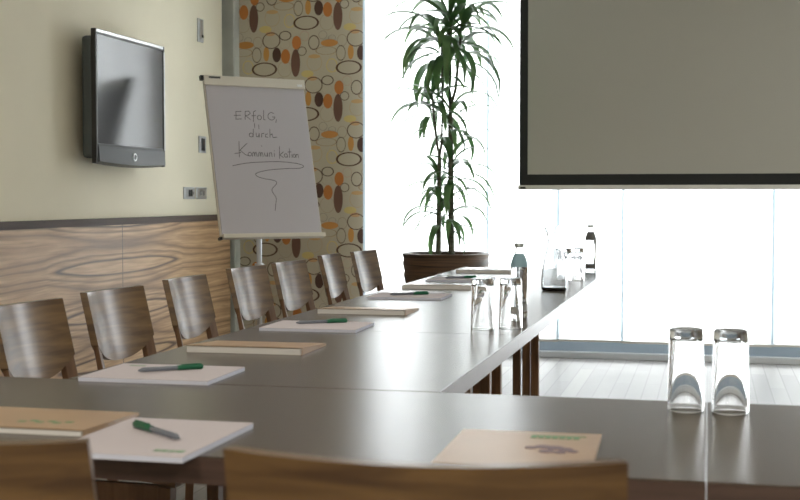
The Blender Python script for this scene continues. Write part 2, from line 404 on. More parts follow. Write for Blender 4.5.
# ------------------------------------------------------------------ projection screen (pull-down, in front of the window)
t = thing('projection_screen', 'large pull-down projection screen with black border and silver bottom bar hanging before the window', 'projection screen', (0.02, 8.30, 1.185))
bm = box(-1.168, 1.168, -0.001, 0.001, 0.088, 1.62); obj('screen_fabric', bm, M['screen'], t)
bm = bmesh.new()
add_box(bm, -1.222, 1.222, -0.0015, 0.0015, 0.018, 0.088); add_box(bm, -1.222, -1.168, -0.0015, 0.0015, 0.088, 1.62)
add_box(bm, 1.168, 1.222, -0.0015, 0.0015, 0.088, 1.62); add_box(bm, -1.222, 1.222, -0.0015, 0.0015, 1.62, 1.70)
obj('border', bm, M['screenblack'], t)
bb = obj('bottom_bar', box(-1.23, 1.23, -0.012, 0.012, -0.012, 0.018), M['bar'], t, bevel=0.004)
obj('bar_mark', box(-1.215, -1.18, -0.0135, -0.012, -0.004, 0.008), M['black'], bb)
obj('case', box(-1.30, 1.30, -0.06, 0.06, 1.70, 1.763), M['whiteplastic'], t, bevel=0.01)

# ------------------------------------------------------------------ television on the left wall (front face looks to +X)
t = thing('television', 'black flat television with silver top edge mounted on the beige wall', 'television', (-3.25, 6.87, 1.31))
hw = 0.455
obj('casing', box(-0.10, -0.025, -hw+0.02, hw-0.02, 0.03, 0.70), M['tvside'], t, bevel=0.02)
obj('wall_mount', box(-0.15, -0.10, -0.2, 0.2, 0.2, 0.5), M['black'], t)
bm = bmesh.new()
add_box(bm, -0.03, 0.0, -hw, -hw+0.022, 0.0, 0.735); add_box(bm, -0.03, 0.0, hw-0.022, hw, 0.0, 0.735)
add_box(bm, -0.03, 0.0, -hw+0.022, hw-0.022, 0.705, 0.735); add_box(bm, -0.03, 0.0, -hw+0.022, hw-0.022, 0.095, 0.11)
obj('bezel', bm, M['black'], t, bevel=0.004)
obj('top_trim', box(-0.001, 0.004, -hw+0.006, hw-0.03, 0.716, 0.732), M['silver'], t, bevel=0.002)
obj('side_trim', box(-0.001, 0.003, hw-0.016, hw-0.003, 0.10, 0.70), M['silver'], t)
obj('screen', box(-0.03, -0.004, -hw+0.022, hw-0.022, 0.11, 0.705), M['tvglass'], t)
# lower speaker panel, bowed downwards in the middle
bm = bmesh.new(); n = 16; A = []; 
for i in range(n+1):
    y = -hw + 0.02 + (2*hw-0.04)*i/n; k = 1-(2*i/n-1)**2
    A.append([bm.verts.new(v) for v in ((-0.03, y, 0.095), (0.004, y, 0.095), (0.010+0.012*k, y, 0.012-0.014*k), (-0.03, y, 0.0-0.014*k))])
for a, b_ in zip(A, A[1:]):
    for i in range(4): bm.faces.new((a[i], b_[i], b_[(i+1) % 4], a[(i+1) % 4]))
bm.faces.new(A[0]); bm.faces.new(A[-1][::-1])
obj('speaker_panel', bm, M['tvgrille'], t, smooth=True)
bm = bmesh.new(); add_lathe(bm, [(0.016, 0.0), (0.023, 0.0), (0.023, 0.006), (0.016, 0.006)], 24, closed=True)
r = obj('ring_emblem', bm, M['silver'], t, smooth=True); r.rotation_euler = (0, PI/2, 0); r.location = (0.014, -0.01, 0.045)

# ------------------------------------------------------------------ wall fittings
def plate(name, lab, cat, y0, y1, z0, z1, group=None):
    t = thing(name, lab, cat, (-3.40, (y0+y1)/2, z0), group=group); h = z1-z0; w_ = (y1-y0)/2
    obj('frame', box(0, 0.010, -w_, w_, 0, h), M['alu'], t, bevel=0.003)
    return t, w_, h
t, w_, h = plate('light_switch', 'grey light switch with dark rockers, left of the pair above the wood panelling', 'light switch', 7.945, 8.125, 1.113, 1.193, 'fittings on the beige wall')
obj('plate', box(0.010, 0.013, -w_+.02, w_-.02, .012, h-.012), M['silver'], t)
for y in (-0.028, 0.006): obj('rocker', box(0.013, 0.018, y, y+0.024, 0.018, h-0.018), M['tvgrille'], t, bevel=0.002)
obj('indicator', box(0.013, 0.016, 0.045, 0.06, 0.03, 0.05), M['greylabel'], t)
t, w_, h = plate('wall_socket', 'grey socket plate with two ports beside the light switch', 'socket', 8.155, 8.335, 1.113, 1.193, 'fittings on the beige wall')
obj('plate', box(0.010, 0.013, -w_+.02, w_-.02, .012, h-.012), M['silver'], t)
for y in (-0.045, 0.01): obj('port', box(0.013, 0.016, y, y+0.03, 0.025, 0.055), M['greylabel'], t)
t, w_, h = plate('wall_grille', 'small grey wall fitting with a dark window beside the flip chart', 'wall fitting', 8.21, 8.33, 1.430, 1.545, 'fittings on the beige wall')
obj('dark_window', box(0.010, 0.014, -w_+.035, w_-.03, .016, h-.016), M['tvgrille'], t)
t, w_, h = plate('wall_thermostat', 'slim grey upright wall fitting with a small dark knob, high on the beige wall', 'wall fitting', 8.20, 8.295, 2.186, 2.345, 'fittings on the beige wall')
obj('face', box(0.010, 0.013, -w_+.02, w_-.012, .012, h-.012), M['silver'], t)
obj('knob', box(0.013, 0.02, 0.005, 0.025, 0.03, 0.05), M['black'], t, bevel=0.003)

# ------------------------------------------------------------------ flip chart
FX = thing('flip_chart', 'white flip chart with handwriting on a grey stand by the patterned wallpaper', 'flip chart', (-2.585, 7.41, 0.0), 0.774)
# local frame: x = right along the board, -y = towards the reader; board leans back
brd = Matrix.Translation((0, 0, 0.882)) @ Matrix.Rotation(-0.263, 4, 'X')
def B(name, bm, m, parent=FX, **k):
    for v in bm.verts: v.co = brd @ v.co
    return obj(name, bm, m, parent, **k)
bw, bh = 0.34, 1.018
pan = B('board', box(-bw, bw, 0.004, 0.02, 0, bh), M['clampbar'])
pap = B('paper_pad', box(-bw+0.008, bw-0.006, -0.003, 0.004, 0.018, bh-0.05), M['chartpaper'])
clamp = B('clamp_bar', box(-bw-0.004, bw+0.004, -0.014, 0.004, bh-0.058, bh+0.004), M['clampbar'], bevel=0.004)
B('clamp_label', box(-bw+0.03, -bw+0.105, -0.016, -0.014, bh-0.016, bh-0.004), M['darklabel'], clamp)
B('clamp_screw', box(bw-0.055, bw-0.02, -0.018, -0.014, bh-0.045, bh-0.03), M['label'], clamp, bevel=0.001)
B('end_cap', box(-bw-0.024, -bw-0.004, -0.016, 0.01, bh-0.028, bh), M['black'], clamp)
tray = B('pen_tray', box(-bw-0.004, bw-0.002, -0.05, 0.004, -0.012, 0.014), M['clampbar'], bevel=0.003)
B('tray_end_cap', box(-bw-0.02, -bw-0.004, -0.03, 0.004, -0.016, 0.0), M['black'], tray)
# stand
obj('column', tube([(-0.065, 0.06, 0.10), (-0.065, 0.06, 1.02), (-0.065, 0.15, 1.30)], 0.021, 12), M['alu'], FX, smooth=True)
obj('column_sleeve', tube([(-0.065, 0.06, 0.45), (-0.065, 0.06, 0.72)], 0.027, 12), M['alu'], FX, smooth=True)
for a in (0.5, 2.64, 4.71):
    lg = obj('leg', tube([(-0.065, 0.06, 0.14), (-0.065+0.42*math.cos(a), 0.06+0.42*math.sin(a), 0.015)], 0.014, 10), M['alu'], FX, smooth=True)
obj('hub', lathe([(0, 0.08), (0.045, 0.08), (0.045, 0.19), (0, 0.19)], 20, center=(-0.065, 0.06, 0)), M['greylabel'], FX, smooth=True)
# handwriting: strokes in board units u (0..1 across), v (0..1 down), converted to metres
def px(x, y):
    v = (y-78)/159.5; left = 202.5+19.5*v; return ((x-left)/(101.5-1.5*v), v)
def arc(cx, cy, rx, ry, a0, a1, n=10):
    return [(cx+rx*math.cos(math.radians(a0+(a1-a0)*i/n)), cy+ry*math.sin(math.radians(a0+(a1-a0)*i/n))) for i in range(n+1)]
def smooth_line(P_, n=8):
    out = []
    for i in range(len(P_)-1):
        p0, p1, p2, p3 = P_[max(i-1, 0)], P_[i], P_[i+1], P_[min(i+2, len(P_)-1)]
        for k in range(n):
            s = k/n
            out.append(tuple(0.5*((2*p1[j])+(-p0[j]+p2[j])*s+(2*p0[j]-5*p1[j]+4*p2[j]-p3[j])*s*s+(-p0[j]+3*p1[j]-3*p2[j]+p3[j])*s**3) for j in (0, 1)))
    return out + [P_[-1]]
ST = [
 # ERfolG,
 [(240,112.3),(234.5,112.8),(235,116.5),(234.8,120.5),(240.5,120)], [(233,116.8),(239.5,116.3)],
 [(244,120.5),(244,112)], [(244,112.3),(247.5,111.8),(249,114),(247,116),(244.3,116.5),(249.5,120.5)],
 [(254.5,111),(252.3,112.5),(252.3,122.5)], [(250.5,116.5),(254.5,116)],
 arc(258.2,118,2.1,2.3,0,360), [(262.5,110.5),(262.5,120),(264.5,120.2)],
 arc(270.5,116.3,3.6,3.9,-50,-330)+[(274,116.8),(271.5,117)], [(275.5,119.5),(275,122.5)],
 # two small ticks below
 [(253.2,124),(253.5,128.5)], [(257.5,125.5),(257.8,129.5)], 
 # durch
 arc(250,136,2.0,2.0,0,360), [(252.2,130),(252,138)], [(255,134),(255.2,137.5),(257.3,137.8),(258,134.2),(258.3,138)],
 [(260.5,138),(260.6,134.5),(263,134)], [(266.5,134.5),(264.5,135),(264.3,137.5),(266.8,137.8)],
 [(268.8,129.5),(269,138)], [(269,135.5),(271,134.3),(272,138),(276,137.6)],
 # Kommunikation
 [(238,143),(238.5,158.5)], [(234,155),(240,154)], [(246,144.5),(239,151.5),(244.5,156),(247.5,157)],
 arc(248.8,155.4,1.7,1.9,0,360),
 smooth_line([(251.5,157.5),(251.8,154),(253,153.6),(253.7,157.3),(254,154.2),(255.3,153.8),(256,157.5)],4),
 smooth_line([(257.5,157.5),(257.8,154),(259,153.6),(259.7,157.3),(260,154.2),(261.3,153.8),(262,157.5)],4),
 [(263.5,153.8),(263.8,157),(266,157),(266.3,153.6),(266.6,157.3)],
 [(268.3,157.3),(268.5,153.8),(270.5,153.6),(271,157.3)], [(273.3,154),(273.4,157.3)], [(273.2,151.2),(273.3,151.8)],
 [(278.5,147),(278.6,159)], [(282.5,152.5),(278.8,155.5),(282.5,158.2)],
 arc(285,156,1.6,1.8,0,360)+[(286.8,158)], [(288.6,149),(288.8,158)], [(287,152.5),(290.5,152.2)],
 [(291.3,154.5),(291.4,158)], arc(293.6,156.2,1.3,1.7,0,360), [(295.5,158),(295.6,154.8),(297.5,154.7),(298,158.2)],
 [(260.2,146.5),(260.8,147.3)],
 # flourish
 smooth_line([(232,167.3),(245,164.5),(262,163),(280,162.5),(296,164),(303,166.5),(299,168.8),(284,169.5),(268,171),(256,174),(255.5,177),(262,179.5),(273,181.5),(275.5,184.5),(271,190),(272,194),(275,199),(274.5,206),(274,211.5)],6),
]
def writing(name, strokes):
    bm = bmesh.new()
    for st in strokes:
        P_ = []
        for x, y in st:
            u, v = px(x, y); P_.append(Vector(((u-0.5)*2*bw, -0.0036, (1-v)*bh)))
        hwid = 0.0023
        for a, b_ in zip(P_, P_[1:]):
            d = (b_-a)
            if d.length < 1e-5: continue
            d.normalize(); nrm = Vector((-d.z, 0, d.x))*hwid; a2 = a-d*hwid*.6; b2 = b_+d*hwid*.6
            bm.faces.new([bm.verts.new(v) for v in (a2-nrm, b2-nrm, b2+nrm, a2+nrm)])
    B(name, bm, M['ink'], pap)
ymin = lambda st: min(p[1] for p in st)
writing('written_line', [st for st in ST[:-1] if ymin(st) < 122])
writing('written_line', [st for st in ST[:-1] if 122 <= ymin(st) < 139])
writing('written_line', [st for st in ST[:-1] if ymin(st) >= 139 and st[0][0] < 276])
writing('written_line', [st for st in ST[:-1] if ymin(st) >= 139 and st[0][0] >= 276])
writing('drawn_arrow', ST[-1:])

# ------------------------------------------------------------------ potted dracaena
t = thing('potted_dracaena', 'tall potted plant with drooping strap leaves in a dark woven planter by the window', 'potted plant', (-1.608, 7.90, 0))
bm = bmesh.new(); prof = [(0, 0), (0.215, 0)]
for i in range(31):
    z = 0.76*i/30; prof.append((0.218+0.055*i/30 + 0.004*math.sin(i*2.1), z+0.004))
prof += [(0.275, 0.772), (0.262, 0.776), (0.250, 0.765), (0.245, 0.71), (0, 0.71)]
add_lathe(bm, prof, 48); obj('planter', bm, M['basket'], t, smooth=True)
obj('soil', lathe([(0, 0.715), (0.12, 0.728), (0.244, 0.72)], 32), M['soil'], t, smooth=True)
rnd = random.Random(11)
def stem(pts, r0, r1):
    n = len(pts); obj('stem', tube(pts, [r0+(r1-r0)*i/(n-1) for i in range(n)], 10), M['stem'], t, smooth=True)
stem([(0.035, 0, .70), (0.032, 0, 1.1), (0.028, 0, 1.6), (0.02, 0, 2.0), (0.03, 0, 2.25)], 0.020, 0.013)
stem([(-0.045, -0.02, .70), (-0.042, -0.02, 1.0), (-0.038, -0.02, 1.38)], 0.018, 0.013)
stem([(-0.038, -0.02, 1.38), (-0.05, -0.03, 1.45), (-0.07, -0.03, 1.62), (-0.085, -0.03, 1.78)], 0.009, 0.007)
stem([(-0.038, -0.02, 1.38), (-0.025, -0.02, 1.46), (-0.02, -0.01, 1.70), (-0.03, 0, 2.10)], 0.009, 0.007)
stem([(0.025, 0.0, 1.68), (0.06, 0.0, 1.80), (0.08, 0.0, 2.0), (0.10, 0, 2.22)], 0.010, 0.008)
def leaf(bm, base, az, el, L, Wd, droop):
    n = 9; p = Vector(base); prev = None
    for i in range(n+1):
        s = i/n; e = el - droop*s**1.15
        d = Vector((math.cos(az)*math.cos(e), math.sin(az)*math.cos(e), math.sin(e)))
        if i: p = p + d*(L/n)
        side = Vector((-math.sin(az), math.cos(az), 0)); up = side.cross(d).normalized()
        if up.z < 0 and e > -1.4: up = -up
        w_ = Wd*max(0.02, min(1, (0.28 + 2.2*s)) * (1-s**2.6)) * 0.5
        c = [bm.verts.new(p+side*w_+up*w_*0.35), bm.verts.new(p), bm.verts.new(p-side*w_+up*w_*0.35)]
        if prev:
            bm.faces.new((prev[0], prev[1], c[1], c[0])); bm.faces.new((prev[1], prev[2], c[2], c[1]))
        prev = c
def crown(cx, cy, z0, z1, n, Lr, Wr, elr, dr, skip=None):
    n = int(n*0.85); Wr = (Wr[0]*1.3, Wr[1]*1.35)
    bm = bmesh.new()
    for i in range(n):
        s = i/(n-1); az = i*2.39996 + rnd.uniform(-.3, .3)
        el = elr[0]+(elr[1]-elr[0])*s + rnd.uniform(-.15, .15)
        leaf(bm, (cx+0.01*math.cos(az), cy+0.01*math.sin(az), z0+(z1-z0)*s), az, el, rnd.uniform(*Lr), rnd.uniform(*Wr), rnd.uniform(*dr))
    obj('leaf_crown', bm, M['leaf'], t, smooth=True)
crown(0.02, 0, 1.98, 2.28, 32, (.38, .54), (.040, .060), (0.15, 1.35), (1.5, 2.5))
crown(0.10, 0, 2.02, 2.24, 20, (.34, .48), (.038, .056), (0.2, 1.3), (1.5, 2.4))
crown(-0.04, 0.01, 1.95, 2.14, 22, (.38, .50), (.038, .056), (0.2, 1.2), (1.6, 2.5))
crown(-0.085, -.03, 1.60, 1.78, 24, (.28, .42), (.032, .048), (0.1, 1.1), (1.2, 2.3))
crown(0.03, 0, 1.50, 1.70, 18, (.32, .46), (.030, .044), (0.3, 1.1), (1.3, 2.4))
crown(0.03, 0, 1.18, 1.38, 22, (.28, .42), (.032, .046), (0.2, 1.2), (1.2, 2.3))
crown(-0.04, -.02, 1.14, 1.28, 12, (.24, .36), (.028, .040), (0.2, 1.1), (1.2, 2.3))
crown(-0.03, 0, 0.92, 1.10, 20, (.24, .38), (.030, .044), (0.2, 1.2), (1.3, 2.4))
crown(0.03, 0, 0.94, 1.10, 14, (.22, .34), (.028, .040), (0.2, 1.2), (1.3, 2.4))

# ------------------------------------------------------------------ tables
ZT, TH = 0.74, 0.042
def table(label, x0, x1, y0, y1, trestles, axis, group='conference tables pushed together'):
    t = thing('conference_table', label, 'table', ((x0+x1)/2, (y0+y1)/2, 0), group=group)
    hx, hy = (x1-x0)/2-0.0008, (y1-y0)/2-0.0008
    bm = bmesh.new(); add_box(bm, -hx, hx, -hy, hy, ZT-0.003, ZT, 0)
    top = obj('tabletop', bm, M['table'], t, bevel=0.001)
    obj('edge_band', box(-hx, hx, -hy, hy, ZT-TH, ZT-0.003), M['table_edge'], t)
    cx, cy = (x0+x1)/2, (y0+y1)/2
    for a, offs in trestles:
        for o_ in offs:
            if axis == 'y': x, y = o_-cx, a-cy
            else: x, y = a-cx, o_-cy
            obj('leg', box(x-0.02, x+0.02, y-0.02, y+0.02, 0.03, ZT-TH), M['post'], t, bevel=0.003)
        if axis == 'y': fb = box(offs[0]-cx-0.25, offs[-1]-cx+0.25, a-cy-0.02, a-cy+0.02, 0, 0.03)
        else: fb = box(a-cx-0.02, a-cx+0.02, offs[0]-cy-0.2, offs[-1]-cy+0.2, 0, 0.03)
        obj('foot', fb, M['post'], t, bevel=0.004)
    return t
X0, X1 = -1.31, -0.51
px2 = (-0.95, -0.87)
table('front conference table carrying the blurred notepad and folders, nearest the camera on the left', -1.75, 0.0, 1.75, 2.44, [(-1.5, (2.05, 2.13)), (-0.3, (2.05, 2.13))], 'x')
table('front conference table at the lower right beyond the joint beside the pair of glasses', 0.0, 1.75, 1.75, 2.44, [(0.3, (2.05, 2.13)), (1.5, (2.05, 2.13))], 'x')
table('conference table of the long row that joins the front table', X0, X1, 2.443, 3.52, [(2.65, px2), (3.35, px2)], 'y')
table('conference table in the middle of the long row, under the second pair of glasses', X0, X1, 3.52, 5.22, [(3.70, px2), (5.08, px2)], 'y')
table('conference table at the far end of the long row under the carafe and folder', X0, X1, 5.22, 6.93, [(5.36, px2), (6.60, (-0.965, -0.915, -0.87))], 'y')

# ------------------------------------------------------------------ chairs
def make_chair(label, wd, zt, group):
    """faces local +x; origin on the floor below the top edge of the backrest"""
    t = thing('wooden_chair', label, 'chair', group=group)
    hw = wd/2; th = 0.020; curl = 0.036; rec = 0.24; hgt = 0.205
    nu, nv = 36, 8
    bm = bmesh.new(); F = []; K = []
    for j in range(nv+1):
        fr, br_ = [], []
        for i in range(nu+1):
            u = 2*i/nu-1
            zb = (zt-hgt) + 0.055*abs(u)**2.6
            z = zt - 0.004*(1-u*u) - (zt-zb)*j/nv
            x = curl*u*u + rec*(zt-z); a = 2*curl*u/hw
            nn = Vector((1, -a, 0)).normalized()
            p = Vector((x, u*hw, z)); fr.append(bm.verts.new(p)); br_.append(bm.verts.new(p-nn*th))
        F.append(fr); K.append(br_)
    for j in range(nv):
        for i in range(nu):
            bm.faces.new((F[j][i], F[j][i+1], F[j+1][i+1], F[j+1][i])); bm.faces.new((K[j][i], K[j+1][i], K[j+1][i+1], K[j][i+1]))
        bm.faces.new((F[j][0], F[j+1][0], K[j+1][0], K[j][0])); bm.faces.new((F[j][nu], K[j][nu], K[j+1][nu], F[j+1][nu]))
    for i in range(nu):
        bm.faces.new((F[0][i], K[0][i], K[0][i+1], F[0][i+1])); bm.faces.new((F[nv][i], F[nv][i+1], K[nv][i+1], K[nv][i]))
    obj('backrest', bm, M['chair'], t, smooth=True)
    for s in (-1, 1):
        bm = bmesh.new(); rings = []
        for z, xo, dep, grow in ((zt-0.10, 0.0, 0.017, 0.0), (zt-0.20, 0.0, 0.018, 0.0), (0.50, 0.0, 0.026, 0.003), (0.44, 0.0, 0.032, 0.004), (0.0, -0.02-rec*0.44, 0.026, 0.0)):
            ring = []
            for u, fb in ((0.985, 0), (0.985, 1), (0.78, 1), (0.78, 0)):
                x = curl*u*u + rec*(zt-z) + xo - 0.0015 - (dep if fb else -grow); yy = s*u*hw
                ring.append(bm.verts.new((x, yy, z)))
            rings.append(ring)
        for a, b_ in zip(rings, rings[1:]):
            for i in range(4): bm.faces.new((a[i], a[(i+1) % 4], b_[(i+1) % 4], b_[i]))
        bm.faces.new(rings[0]); bm.faces.new(rings[-1][::-1])
        obj('leg', bm, M['chair_leg'], t, bevel=0.002)
        bm = bmesh.new(); rings = []
        for z, dd in ((0.43, 0.034), (0.0, 0.024)):
            x, y = 0.49, s*(hw-0.02)
            rings.append([bm.verts.new((x+a*dd/2, y+b_*dd/2, z)) for a, b_ in ((-1, -1), (1, -1), (1, 1), (-1, 1))])
        for i in range(4): bm.faces.new((rings[0][i], rings[0][(i+1) % 4], rings[1][(i+1) % 4], rings[1][i]))
        bm.faces.new(rings[0]); bm.faces.new(rings[1][::-1])
        obj('leg', bm, M['chair_leg'], t, bevel=0.002)
    # seat
    bm = bmesh.new(); n = 12; T, Bt = [], []
    for i in range(n+1):
        a, b_ = [], []
        for j in range(n+1):
            x = 0.145+0.375*i/n; v = 2*j/n-1; y = v*(hw-0.004)*(1-0.06*(1-i/n))
            z = 0.455 - 0.012*(1-v*v)*(1-abs(2*i/n-1)**2) - (0.02*max(0, i/n-0.8)*5)**1.0*0.5
            a.append(bm.verts.new((x, y, z))); b_.append(bm.verts.new((x, y, z-0.014)))
        T.append(a); Bt.append(b_)
    for i in range(n):
        for j in range(n):
            bm.faces.new((T[i][j], T[i+1][j], T[i+1][j+1], T[i][j+1])); bm.faces.new((Bt[i][j], Bt[i][j+1], Bt[i+1][j+1], Bt[i+1][j]))
        bm.faces.new((T[i][0], Bt[i][0], Bt[i+1][0], T[i+1][0])); bm.faces.new((T[i][n], T[i+1][n], Bt[i+1][n], Bt[i][n]))
        bm.faces.new((T[0][i], T[0][i+1], Bt[0][i+1], Bt[0][i])); bm.faces.new((T[n][i], Bt[n][i], Bt[n][i+1], T[n][i+1]))
    obj('seat', bm, M['chair'], t, smooth=True)
    for s in (-1, 1):
        obj('seat_rail', box(0.14, 0.49, s*(hw-0.02)-0.009, s*(hw-0.02)+0.009, 0.385, 0.432), M['chair_leg'], t)
    return t
G1 = 'wooden chairs along the left side of the long table'
side = [(-1.738, 2.985, -0.05, 'first wooden chair of the side row, cut by the left edge of the photo'),
        (-1.745, 3.495, -0.10, 'second wooden chair from the left, before the wood panelling'),
        (-1.765, 4.075, -0.02, 'third wooden chair from the left, just left of the flip chart'),
        (-1.790, 4.745, -0.10, 'fourth wooden chair from the left, directly under the flip chart'),
        (-1.768, 5.20, -0.10, 'fifth wooden chair from the left, in front of the flip chart pole'),
        (-1.796, 5.890, 0.00, 'sixth wooden chair from the left, before the patterned wallpaper'),
        (-1.742, 6.32, -0.11, 'last wooden chair of the side row, nearest the potted plant')]
ch = None
for i, (x, y, rz, lb) in enumerate(side):
    if ch is None:
        ch = make_chair(lb, 0.312, 0.85, G1); ch.location = (x, y, 0); ch.rotation_euler = (0, 0, rz)
    else: copy_tree(ch, (x, y, 0), rz, lb)
G2 = 'wooden chairs at the near side of the front table'
fc = make_chair('wooden chair seen from behind at the bottom centre of the photo, before the front table', 0.400, 0.86, G2)
fc.location = (-0.280, 1.236, 0); fc.rotation_euler = (0, 0, PI/2+0.070)
copy_tree(fc, (-0.850, 1.222, 0), PI/2+0.02, 'wooden chair seen from behind in the bottom left corner of the photo')

# ------------------------------------------------------------------ pads, pens and folders
def pad(label, x0, y0, wx, wy, rz=0.0, group='white notepads on the tables', logo=True, sheets=0.009):
    t = thing('notepad', label, 'notepad', (x0, y0, ZT), rz, group=group)
    obj('sheets', box(0, wx, 0, wy, 0.0, sheets-0.0008), M['paper_edge'], t)
    obj('cover_sheet', box(0, wx, 0, wy, sheets-0.0008, sheets), M['paper'], t)
    return t
def pen(label, p0, p1, base, group='green-capped pens'):
    a, b_ = Vector((*p0, base+0.006)), Vector((*p1, base+0.005)); d = (b_-a)
    t = thing('pen', label, 'pen', a, math.atan2(d.y, d.x), group=group); L = d.length
    obj('barrel', tube([(L*.38, 0, 0), (L*.40, 0, 0), (L*.93, 0, 0), (L, 0, -0.001)], [.0042, .0048, .0048, .0015], 12), M['penbody'], t, smooth=True)
    cp_ = obj('cap', tube([(0, 0, 0), (0.003, 0, 0), (L*.40, 0, 0)], [.004, .0058, .0056], 12), M['green'], t, smooth=True)
    obj('clip', box(0.004, L*.34, -0.0015, 0.0015, 0.005, 0.0075), M['green'], cp_)
    return t
def logo_marks(t, x, y, z, s=1.0, rz=0.0):
    bm = bmesh.new(); R = Matrix.Translation((x, y, z)) @ Matrix.Rotation(rz, 4, 'Z')
    for a, b_ in ((0, .006), (.008, .016), (.018, .024), (.026, .036)): add_box(bm, a*s, b_*s, 0, .007*s, 0, 0.0004, M4=R)
    add_box(bm, 0, .036*s, -.004*s, -.002*s, 0, 0.0004, M4=R)
    return obj('logo', bm, M['greenink'], t)
def folder(label, x0, y0, wx, wy, rz=0.0, th=0.017, group='tan folders on the tables', big=False):
    """tan card cover over white pages; the mouth faces the near side and tapers to the fold"""
    t = thing('folder', label, 'folder', (x0, y0, ZT), rz, group=group)
    bm = bmesh.new()
    v = [bm.verts.new(p) for p in ((0.002, -0.002, 0.0004), (wx-0.003, -0.002, 0.0004), (wx-0.003, wy-0.004, 0.0012), (0.003, wy-0.004, 0.0012),
                                   (0.002, -0.002, th-0.0030), (wx-0.003, -0.002, th-0.0030), (wx-0.003, wy-0.004, 0.004), (0.003, wy-0.004, 0.004))]
    for f in ((0, 1, 2, 3), (4, 5, 6, 7), (0, 1, 5, 4), (1, 2, 6, 5), (2, 3, 7, 6), (3, 0, 4, 7)): bm.faces.new([v[i] for i in f])
    obj('pages', bm, M['folder_pages'], t)
    bm = bmesh.new(); add_box(bm, 0, wx, 0, wy, 0, 0.0012)
    n = 10; rows = []
    for k in range(n+1):
        s = k/n; x = wx*s
        zz = th
        rows.append([bm.verts.new(p) for p in ((x, -0.001, zz-0.0012), (x, wy, 0.0042), (x, wy, 0.0055), (x, -0.001, zz))])
    for a, b_ in zip(rows, rows[1:]):
        for i in range(4): bm.faces.new((a[i], b_[i], b_[(i+1) % 4], a[(i+1) % 4]))
    bm.faces.new(rows[0]); bm.faces.new(rows[-1][::-1])
    # right-hand flap closing the side
    f = [bm.verts.new(p) for p in ((wx-0.001, 0, 0.001), (wx-0.001, wy, 0.001), (wx-0.001, wy, 0.0045), (wx-0.001, 0, th-0.001),
                                   (wx, 0, 0.001), (wx, wy, 0.001), (wx, wy, 0.0045), (wx, 0, th-0.001))]
    for q_ in ((0, 1, 2, 3), (4, 5, 6, 7), (0, 1, 5, 4), (1, 2, 6, 5), (2, 3, 7, 6), (3, 0, 4, 7)): bm.faces.new([f[i] for i in q_])
    cov = obj('cover', bm, M['folder'], t)
    return t, cov
sl = lambda y, wy, th: th-(th-0.0055)*(y/wy)   # height of the sloping cover at y
# front table
t = pad('white notepad with a green pen on the front table, between the two near chairs', -0.945, 1.697, 0.215, 0.29, -0.005)
logo_marks(t, 0.155, 0.035, 0.009, 1.3)
pen('green-capped pen lying on the notepad nearest the camera', (-0.900, 1.900), (-0.782, 1.807), ZT+0.009)
t, cov = folder('tan folder with a green mark at the left edge of the front table', -1.262, 1.85, 0.297, 0.205, 0.0, 0.011)
bm = bmesh.new()
for k in range(6):
    y = 0.05+0.012*(k % 2); add_box(bm, .15+.016*k, .163+.016*k, y, y+.012, sl(y+.012, .205, .011), sl(y+.012, .205, .011)+.0006)
obj('printed_mark', bm, M['greenink'], cov)
t, cov = folder('tan folder with a green stripe and a purple mark behind the centre chair', -0.375, 1.745, 0.222, 0.285, 0.03, 0.010)
bm = bmesh.new(); z = sl(.235, .285, .010)
for k in range(7): add_box(bm, .115+.011*k, .124+.011*k, .225, .245, z, z+.0008)
add_box(bm, .115, .20, .246, .250, z-.0002, z+.0006)
obj('green_stripe', bm, M['greenink'], cov)
bm = bmesh.new()
for (a, b_, c) in ((.125, .14, .016), (.142, .15, .022), (.160, .145, .024), (.176, .135, .02), (.188, .12, .014), (.150, .115, .02), (.170, .11, .016)):
    z = sl(b_, .285, .010); add_lathe(bm, [(0, z+.0009), (c*.6, z+.0009), (c*.6, z-.001)], 10, center=(a, b_, 0))
obj('purple_mark', bm, M['purpleink'], cov)
# long table, nearest first
row = [('pad', 2.415, 'white notepad with pen on the long table, nearest of the row'),
       ('fold', 2.935, 'tan folder on the long table between the two nearest notepads of the row'),
       ('pad', 3.46, 'white notepad with pen in front of the fourth chair'),
       ('fold', 4.02, 'tan folder on the long table in front of the fifth chair'),
       ('pad', 4.65, 'white notepad with pen on the long table in front of the sixth chair'),
       ('fold', 5.21, 'tan folder touching the left side of the far pair of glasses in the photo'),
       ('pad', 5.68, 'white notepad with pen below the planter, second item from the far end'),
       ('fold', 6.38, 'tan folder at the far end of the long table, left of the clear bottle')]
k = 0
for kind, y, lb in row:
    if kind == 'pad':
        t = pad(lb, -1.250-0.02*(k == 0), y, 0.285, 0.225, 0.02)
        if k == 0: logo_marks(t, 0.03, 0.19, 0.009, 1.0)
        if k == 0: logo = None
        dy = (0.115, 0.14, 0.09, 0.10)[k % 4]
        pl = ('pen with green cap on the nearest notepad of the long table', 'pen with green cap on the notepad before the fourth chair',
              'dark-capped pen on the notepad before the sixth chair', 'dark-capped pen on the farthest notepad')[k]
        pen(pl, (-1.065+0.02*(k > 0), y+dy+0.06), (-1.175, y+dy-0.03), ZT+0.009, 'pens on the long table')
        k += 1
    else:
        folder(lb, -1.250, y, 0.297, 0.215, 0.02, 0.018)

